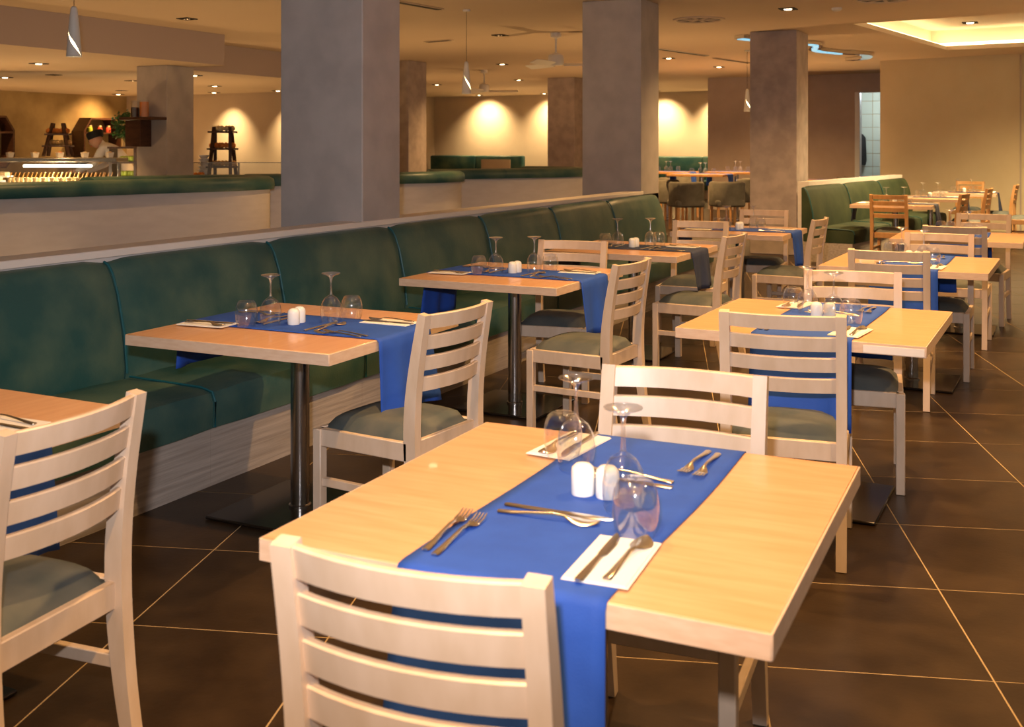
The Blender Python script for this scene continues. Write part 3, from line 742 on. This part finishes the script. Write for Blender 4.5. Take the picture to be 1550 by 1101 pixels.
pendant(1131, 169, 17.0, 'white cone pendant lamp partly hidden by the dark column', -.55)

# shiny swirl fitting in the ceiling
sw = thing('ceiling_swirl', 'shiny chrome S-shaped ceiling light with cyan glow behind the dark column', 'ceiling light', (-3.1, 16.5, CEIL))
sp = smooth_path([(-.75, -2.1), (-.35, -1.2), (-.05, -.65), (-.22, .2), (-.02, .9), (.3, 1.5), (.18, 2.2), (-.12, 2.5)], 8)
obj('chrome_band', sweep([(p.x, p.y, -.03) for p in sp], rect(.16, .05)), 'chrome', sw)
obj('glow_strip', sweep([(p.x, p.y, -.062) for p in sp[:34]], rect(.07, .012)), 'cyan_on', sw)

# ------------------------------------------------------------------ far room behind: benches, bar-height table group
def bench_block(x0, x1, y0, y1, label, panel=False):
    t = thing('booth_bench', label, 'bench', ((x0+x1)/2, (y0+y1)/2, 0), 0, 'green benches along the far walls')
    w_, d_ = (x1-x0)/2, (y1-y0)/2
    obj('seat', box(-w_, w_, -d_, d_-.1, .22, .46, .03, 2), 'leather', t); obj('plinth', box(-w_+.02, w_-.02, -d_+.04, d_-.1, 0, .22), 'base_wood', t)
    n = max(1, round((x1-x0)/1.4))
    for k in range(n):
        a, b = -w_ + 2*w_*k/n, -w_ + 2*w_*(k+1)/n
        obj('back_cushion', box(a+.005, b-.005, d_-.22, d_, .40, 1.10, .05, 3), 'leather', t)
    if panel: obj('end_panel', box(w_-.9, w_+.02, -d_-.06, -d_-.02, 0, 1.0), 'wall', t)
a = at(640, 236, 29.5)
bench_block(-17.0, -13.9, 27.6, 28.6, 'green bench with pale side panel below the bright wall spot', True)
bench_block(-12.6, -10.4, 27.6, 28.6, 'green bench half hidden by the brown far column')
bench_block(-10.3, -7.1, 27.9, 28.9, 'long green bench below the pale wall right of the second tall column')

def tub_chair(p, face, label):
    t = thing('tub_chair', label, 'chair', (p[0], p[1], 0), face, 'grey tub chairs in the dim corner')
    for sx in (-1, 1):
        for sy in (-1, 1): obj('leg', box(sx*.2-.02, sx*.2+.02, sy*.2-.02, sy*.2+.02, 0, .40, .003), 'amber', t)
    obj('seat', box(-.25, .25, -.25, .25, .38, .50, .04, 3), 'grey_seat', t)
    pts = [(math.cos(a)*.27, math.sin(a)*.27) for a in [math.pi*(1.0 + k/12) for k in range(13)]]
    obj('curved_back', sweep([(x, y, .65) for x, y in pts], [(-.03, -.24), (.03, -.24), (.035, .12), (0, .15), (-.035, .12)]), 'grey_seat', t, smooth=60)
def tall_table(p, label, z=.90, wx=.5, wy=.42):
    t = thing('bistro_table', label, 'table', (p[0], p[1], 0), 0, 'tables in the dim corner')
    obj('tabletop', box(-wx, wx, -wy, wy, z-.04, z, .004), 'amber', t)
    obj('pole', lathe([(.04, .02), (.04, z-.04)], 16), 'steel', t); obj('foot', lathe([(.26, 0), (.26, .012), (.05, .025)], 24), 'steel', t)
    return t
pb = at(1062, 330, 19.2); pc = at(1115, 330, 20.8); pd = at(1010, 330, 21.0)
for p, lb, rl in ((pb, 'bistro table on steel pole in the dim corner, middle', 'table in the dim corner'), (pc, 'bistro table beside the dark column in the dim corner', 'table beside the dark column'), (pd, 'bistro table at the left of the dim corner', 'table left in the dim corner')):
    tall_table(p, lb)
    o = runner(p.x, p.y, Q, f'dark navy runner on the {rl}', 'blue', .34, .26, .26, 0, 40)
    o.location.z = .90 - TZ; o.scale = (1, 1.12, 1)
    ORD = ('first', 'second', 'third', 'fourth')
    for k, (dx, dy) in enumerate(((-.16, -.05), (-.04, .06), (.08, -.04), (.20, .05))):
        kind = ('tumbler', 'wine', 'wine', 'tumbler')[k]
        place(kind, dx, dy, 0, p.x, p.y, 0, .904, f"upturned {('tumbler', 'wine glass', 'wine glass', 'tumbler')[k]} on the {rl}, {ORD[k]} from the left", f'glasses on the {rl}')
for px, D, f, lb in ((1020, 20.3, -1.9, 'grey tub chair left of the middle bistro table'), (1038, 18.2, .2, 'grey tub chair before the middle bistro table, left'), (1100, 18.3, .1, 'grey tub chair before the middle bistro table, right'), (1120, 19.8, 1.2, 'grey tub chair beside the dark column'), (1040, 21.6, 3.0, 'grey tub chair behind the middle bistro table'), (1003, 19.4, -.4, 'grey tub chair next to the banquette end')):
    tub_chair(at(px, 330, D), f + YAW, lb)
# small table seen through beside the dark column
p = at(1238, 300, 20.5)
tall_table(p, 'small dark table against the grey wall right of the dark column', .76, .3, .4)
o = runner(p.x, p.y, Q, 'navy runner on the small dark table by the grey wall', 'blue', .3, .26, .1, 0, 44); o.location.z = .76 - TZ; o.scale = (1, .72, 1)
tub_chair(at(1272, 300, 20.9), 1.5, 'brown tub chair against the grey wall near the doorway')
# black bag hung in the hall
hb = at(1303, 232, 25.1)
kb = thing('coat', 'black coat hanging in the doorway to the tiled hall', 'coat', (hb.x, hb.y, .95))
obj('coat_body', lathe([(0, .72), (.05, .70), (.11, .62), (.12, .4), (.13, .1), (.11, 0), (0, 0)], 12, cap=False), 'black', kb)

# ------------------------------------------------------------------ buffet corner
bc = at(95, 290, 15.2)
ct = thing('buffet_counter', 'lit glass-fronted buffet counter with steel top behind the left booth', 'counter', (bc.x, bc.y, 0), YAW)
obj('body', box(-1.6, 1.05, -.45, .45, 0, .86, .01), 'wall_pale', ct)
obj('worktop', box(-1.65, 1.10, -.50, .50, .86, .90, .005), 'steel', ct)
for x in (-1.55, .78):
    obj('post', box(x-.02, x+.02, -.02, .02, .90, 1.20, .003), 'steel', ct)
obj('gantry', box(-1.65, .82, -.22, .25, 1.17, 1.23, .008), 'steel', ct)
obj('sneeze_guard', box(-1.62, .80, -.34, -.33, 1.02, 1.18), 'glass', ct)
obj('light_tube', box(-.50, .42, -.12, -.02, 1.10, 1.135, .012, 2), 'tube_on', ct)
lm = lamp('buffet_tube_light', 'AREA', (bc.x, bc.y, 1.09), (bc.x, bc.y, 0), 45, (1, .80, .50), .5)
def buf(x, y, z): return (bc.x + x*CY - y*SY, bc.y + x*SY + y*CY, z)
cup = lathe([(0, 0), (.022, 0), (.034, .06), (.030, .06), (.02, .01), (0, .01)], 10, cap=False); cup_me = mesh_of(cup, 'cup', 50); cup_me.materials.append(M['water'])
stick_me = mesh_of(sweep([(0, 0, .03), (.035, 0, .13)], circ(.006, 5)), 'stick', None); stick_me.materials.append(M['bread'])
ORD = ('first', 'second', 'third', 'fourth', 'fifth', 'sixth', 'seventh', 'eighth', 'ninth', 'tenth', 'eleventh', 'twelfth')
for i in range(12):
    for k in range(3):
        t = thing('dessert_cup', f"dessert cup with stick, {('front', 'middle', 'back')[k]} row, {ORD[i]} from the left on the buffet", 'cup', buf(-.55+.115*i, -.42+.13*k, .90), YAW, 'dessert cups on the buffet')
        obj('cup', cup_me, None, t); obj('stick', stick_me, None, t)
for k in range(2):
    t = thing('food_tray', ('white tray of pale snacks at the left end of the buffet, lower', 'white tray of pale snacks at the left end of the buffet, upper')[k], 'tray', buf(-1.05, -.30+.22*k, .90+.06*k), YAW)
    obj('tray', box(-.36, .36, -.10, .10, 0, .025, .006), 'china', t); obj('snacks', box(-.33, .33, -.08, .08, .02, .075, .02, 3), 'water', t)
for i in range(7):
    t = thing('food_bowl', f'square white bowl on top of the buffet, {ORD[i]} from the left', 'bowl', buf(-1.42+.345*i, 0, 1.232), YAW, 'white bowls on the buffet top')
    obj('bowl', lathe([(0, 0), (.045, 0), (.062, .07), (.056, .07), (.04, .012), (0, .012)], 4, cap=False), 'china', t)
    obj('filling', lathe([(0, .082), (.03, .075), (.052, .06)], 8, cap=False), ('bread', 'orange', 'water')[i % 3], t)
# A-frame food stand
def a_stand(px, py, D, label, h, w0, w1, levels, rot=0.0, foods=('bread', 'orange', 'water')):
    p = at(px, py, D); t = thing('ladder_rack', label, 'rack', (p.x, p.y, p.z), YAW+rot)
    for s in (-1, 1):
        for f in (-1, 1):
            obj('upright', sweep([(s*w0, f*.16, 0), (s*w1, f*.03, h)], rect(.045, .03)), 'walnut', t)
    for k, lv in enumerate(levels):
        ww = w0 + (w1-w0)*lv + .06
        b = obj('shelf', box(-ww, ww, -.14, .14, h*lv-.012, h*lv+.012, .003), 'walnut', t)
        food = bmesh.new()
        rnd = random.Random(k)
        for q in range(7):
            bmesh.ops.create_icosphere(food, subdivisions=1, radius=.045, matrix=Matrix.Translation((-ww*.75+ww*1.5*q/6, rnd.uniform(-.05, .05), h*lv+.05)))
        tag(obj('food_pile', food, foods[k % len(foods)], b), kind='stuff')
    return t
a_stand(337, 268, 15.4, 'tall dark ladder rack with fruit before the lit wall', .70, .15, .11, (.20, .56, .90))
a_stand(88, 236, 16.2, 'dark A-frame stand with bread behind the buffet', .48, .17, .07, (.30, .66), .2)
# back-bar shelf unit below them
bs = at(330, 268, 15.4)
sb = thing('serving_counter', 'serving counter with glass rail left of the nearest column', 'counter', (bs.x, bs.y, 0), YAW)
obj('body', box(-.55, 1.35, -.3, .35, 0, bs.z-.03), 'wall_pale', sb); obj('top', box(-.58, 1.38, -.33, .38, bs.z-.03, bs.z-.001), 'steel', sb)
obj('glass_rail', box(-.50, 1.3, -.24, -.232, bs.z, bs.z+.20), 'glass', sb); obj('rail_cap', box(-.5, 1.3, -.245, -.227, bs.z+.20, bs.z+.21), 'steel', sb)
for x in (-.5, .35, 1.28): obj('rail_post', box(x-.01, x+.01, -.25, -.22, bs.z, bs.z+.2), 'steel', sb)
for k in range(6):
    q = at(309, 258, 15.4)
    t = obj('plate', lathe([(0, 0), (.05, .002), (.10, .03), (.098, .035), (.05, .008), (0, .006)], 18, cap=False), 'china', None, (q.x, q.y, bs.z + .001 + .05*k)); t.scale = (1-.05*k, 1-.05*k, 1.6)
    tag(t, f'white dish in the tower left of the ladder rack, {ORD[k]} from the bottom', 'dish', 'stacked dishes left of the ladder rack')
q = at(302, 262, 15.2); t = thing('snack_platter', 'platter of orange snacks beside the shelf column', 'platter', (q.x, q.y, bs.z), YAW)
obj('platter', box(-.14, .14, -.1, .1, .001, .02, .006), 'walnut', t)
f = bmesh.new()
for k in range(10): bmesh.ops.create_icosphere(f, subdivisions=1, radius=.03, matrix=Matrix.Translation((random.uniform(-.11, .11), random.uniform(-.07, .07), .045)))
tag(obj('snacks', f, 'orange', t), kind='stuff')

# hexagonal wall shelves on the olive wall
def hex_shelf(y, z, label):
    t = thing('hexagon_shelf', label, 'shelf', (-18.29, y, z), 0, 'hexagonal wooden wall shelves')
    P = [(.31, .5), (-.31, .5), (-.5, .23), (-.5, -.27), (-.31, -.5), (.31, -.5), (.5, -.27), (.5, .23)]
    for i in range(8):
        (a, b), (c, d) = P[i], P[(i+1) % 8]
        bm = bmesh.new(); q = [(a, b), (c, d), (c*.93, d*.93), (a*.93, b*.93)]
        lo_ = [bm.verts.new((.0, *p)) for p in q]; hi_ = [bm.verts.new((.34, *p)) for p in q]
        bm.faces.new(lo_); bm.faces.new(hi_)
        for k in range(4): bm.faces.new((lo_[k], lo_[(k+1) % 4], hi_[(k+1) % 4], hi_[k]))
        obj('side_board', bm, 'walnut', t, smooth=None)
    obj('mid_shelf', box(.0, .34, -.47, .47, .165, .20), 'walnut', t)
    return t
hw = at(146, 215, 21.9)
yv = hw.y
def wall_pt(px, py):
    t_ = (px-775)/FPX; D = -18.1/(t_*CY - SY); return at(px, py, D)
h1 = wall_pt(148, 215); hex_shelf(h1.y, h1.z, 'hexagonal dark wood shelf with two pink jars above the cook')
h2 = wall_pt(-20, 215); hex_shelf(h2.y, h2.z, 'hexagonal dark wood shelf cut off by the left edge')
for px, m, lb in ((151, 'red', 'left pink-lidded jar on the hexagonal shelf'), (164, 'red', 'right pink-lidded jar on the hexagonal shelf'), (136, 'fruit', 'green bottle on the hexagonal shelf')):
    q = wall_pt(px, 200)
    t = thing('jar', lb, 'jar', (q.x, q.y, h1.z+.201), 0)
    obj('jar_body', lathe([(0, 0), (.05, 0), (.055, .02), (.055, .09), (.035, .11), (.035, .12), (0, .12)], 14, cap=False), m, t)
    obj('lid', lathe([(.04, .12), (.04, .145), (0, .15)], 14, cap=False), 'water', t)
# column shelf with jars
t = thing('column_shelf', 'dark wooden bracket shelf mounted on the column beside the buffet', 'shelf', (-10.82, 10.9, 0))
za = at(230, 180, 14.6).z
obj('board', box(-.30, .27, -.28, -.002, za-.02, za+.02, .003), 'walnut', t); obj('bracket_box', box(-.27, .0, -.20, -.002, za-.37, za-.02, .003), 'walnut', t)
for x, m, lb, hh, r in ((-.165, 'brownfood', 'glass jar of dark beans on the column shelf', .13, .052), (.0, 'orange', 'glass jar of orange pasta on the column shelf', .20, .058)):
    t = thing('storage_jar', lb, 'jar', (-10.82+x, 10.77, za+.02), 0, 'storage jars on the column shelf')
    obj('jar_glass', lathe([(0, .001), (r+.006, .001), (r+.006, .22), (r+.004, .22), (r+.004, .004), (0, .004)], 18, cap=False), 'glass', t)
    obj('contents', lathe([(0, .006), (r, .006), (r, hh), (0, hh+.005)], 16, cap=False), m, t)
# plant in a glass vase
pp = at(192, 222, 16.3)
t = thing('side_shelf', 'dark shelf stand with green apples left of the shelf column', 'shelf', (pp.x, pp.y, 0), YAW)
for x in (-.20, .16):
    obj('upright', box(x-.02, x+.02, -.12, .12, 0, pp.z-.03), 'walnut', t)
for k in range(3): obj('board', box(-.24, .20, -.14, .14, pp.z-.03-.22*k, pp.z-.001-.22*k), 'walnut', t)
for k in range(2):
    for i in range(4):
        o = obj('green_apple', lathe([(0, .012), (.02, .002), (.045, .02), (.05, .045), (.04, .075), (.012, .085), (0, .078)], 14, cap=False), 'fruit', None, at(186+5*i, 222, 16.25-.02*(i % 2)) * 1)
        o.location.z = pp.z - .22*(k+1); tag(o, 'green apple beside the shelf column, ' + ('upper row' if k == 0 else 'lower row') + f', {ORD[i]} from the left', 'apple', 'green apples on the shelf stand')
t = thing('potted_herb', 'bushy green herbs in a glass vase beside the shelf column', 'plant', pp, 0)
obj('vase', lathe([(0, 0), (.06, 0), (.075, .18), (.071, .18), (.056, .006), (0, .006)], 16, cap=False), 'glass', t)
stm = bmesh.new(); lf = bmesh.new(); rnd = random.Random(3)
for k in range(80):
    a = rnd.uniform(0, 6.28); r = rnd.uniform(.02, .21); h = rnd.uniform(.20, .48) - r*.3
    e = Vector((r*math.cos(a), r*math.sin(a), h)); sweep([(0, 0, .02), (e.x*.3, e.y*.3, h*.6), e], circ(.003, 4), stm)
    for q in range(8):
        c_ = e + Vector((rnd.gauss(0, .03), rnd.gauss(0, .03), rnd.gauss(0, .03))); d1 = Vector((rnd.gauss(0, 1), rnd.gauss(0, 1), rnd.gauss(0, .5))).normalized(); d2 = d1.orthogonal().normalized()
        L = .035
        lf.faces.new([lf.verts.new(c_ - d1*L), lf.verts.new(c_ + d2*L*.5 + Vector((0, 0, .004))), lf.verts.new(c_ + d1*L), lf.verts.new(c_ - d2*L*.5)])
obj('stems', stm, 'leaf', t); tag(obj('leaves', lf, 'leaf', t, smooth=None), kind='stuff')

# the cook bending over behind the buffet
ck = at(163, 300, 16.9)
pr = thing('person', 'cook in white jacket and dark cap bending over behind the buffet', 'person', (ck.x, ck.y, 0), YAW)
def skin_obj(name, verts, edges, rad, m, parent, root=0, sub=2):
    me = bpy.data.meshes.new(name); me.from_pydata(verts, edges, []); me.materials.append(M[m])
    o = bpy.data.objects.new(name, me); C.objects.link(o); o.parent = parent
    sk = o.modifiers.new('skin', 'SKIN'); sk.use_smooth_shade = True
    for i, r in enumerate(rad): me.skin_vertices[0].data[i].radius = r if isinstance(r, tuple) else (r, r); me.skin_vertices[0].data[i].use_root = (i == root)
    ss = o.modifiers.new('sub', 'SUBSURF'); ss.levels = sub; ss.render_levels = sub
    return o
# leans towards -x (left) with the head lowered
V = [(.30, .05, .98), (.25, .03, 1.12), (.12, 0, 1.27), (.00, -.02, 1.37), (-.07, -.03, 1.42), (-.13, -.04, 1.475),
     (-.01, -.20, 1.34), (-.10, -.28, 1.12), (-.32, -.24, 1.03), (-.40, -.22, 1.01), (-.01, .17, 1.34), (-.08, .25, 1.12), (-.30, .18, 1.02), (-.38, .16, 1.0),
     (.31, -.10, .90), (.28, -.11, .50), (.30, -.11, .08), (.20, -.11, .04), (.31, .18, .90), (.28, .18, .50), (.30, .18, .08), (.20, .18, .04)]
E_ = [(0, 1), (1, 2), (2, 3), (3, 4), (4, 5), (3, 6), (6, 7), (7, 8), (8, 9), (3, 10), (10, 11), (11, 12), (12, 13), (0, 14), (14, 15), (15, 16), (16, 17), (0, 18), (18, 19), (19, 20), (20, 21)]
rad = [(.17, .13), (.17, .13), (.18, .13), (.14, .10), .055, .055, .075, .055, .042, .035, .075, .055, .042, .035, .10, .075, .05, .045, .10, .075, .05, .045]
skin_obj('jacket_and_body', V, E_, rad, 'jacket', pr)
hd = bmesh.new()
bmesh.ops.create_uvsphere(hd, u_segments=20, v_segments=14, radius=.1)
for v in hd.verts:
    v.co.z *= 1.22
    if v.co.x < 0 and v.co.z < 0: v.co.x *= .92; v.co.y *= 1 + v.co.z*2.2
    if abs(v.co.y) < .03 and v.co.x < -.07 and -.05 < v.co.z < .01: v.co.x -= .022
rotm = Matrix.Rotation(R(-20), 4, 'Y')
bmesh.ops.transform(hd, matrix=Matrix.Translation((-.165, -.045, 1.475)) @ rotm, verts=hd.verts)
head = obj('head', hd, 'skin', pr, smooth=80)
for s in (-1, 1):
    eb = bmesh.new(); bmesh.ops.create_uvsphere(eb, u_segments=8, v_segments=6, radius=.013, matrix=Matrix.Translation((-.165, -.045, 1.475)) @ rotm @ Matrix.Translation((-.088, s*.036, .012))); obj('eye', eb, 'black', head)
    ea = bmesh.new(); bmesh.ops.create_uvsphere(ea, u_segments=8, v_segments=6, radius=.026, matrix=Matrix.Translation((-.165, -.045, 1.475)) @ rotm @ Matrix.Translation((.005, s*.098, 0)) @ Matrix.Diagonal((.8, .35, 1.2, 1))); obj('ear', ea, 'skin', head)
mo = box(-.1, -.085, -.025, .025, -.068, -.058, .003); bmesh.ops.transform(mo, matrix=Matrix.Translation((-.165, -.045, 1.475)) @ rotm, verts=mo.verts); obj('mouth', mo, 'red', head)
cp = lathe([(.112, 0), (.120, .02), (.128, .08), (.115, .11), (0, .118)], 20, cap=False)
bmesh.ops.transform(cp, matrix=Matrix.Translation((-.165, -.045, 1.475)) @ rotm @ Matrix.Translation((.016, 0, .028)), verts=cp.verts)
obj('cap', cp, 'black', pr, smooth=50)
for s, hx in ((-1, (-.42, -.22, 1.01)), (1, (-.40, .16, 1.0))):
    hv = [(0, 0, 0), (-.06, 0, -.01)]; he = [(0, 1)]; hr = [.028, .032]
    for k in range(4):
        b = len(hv); yy = (k-1.5)*.02
        hv += [(-.085, yy, -.012), (-.115 - .006*(k in (1, 2)), yy*1.1, -.03), (-.125 - .008*(k in (1, 2)), yy*1.1, -.055)]; he += [(1, b), (b, b+1), (b+1, b+2)]; hr += [.011, .0095, .0085]
    b = len(hv); hv += [(-.035, -s*.04, -.015), (-.07, -s*.055, -.03)]; he += [(0, b), (b, b+1)]; hr += [.013, .010]
    h_ = skin_obj('hand', hv, he, hr, 'skin', pr, 0, 1); h_.location = hx
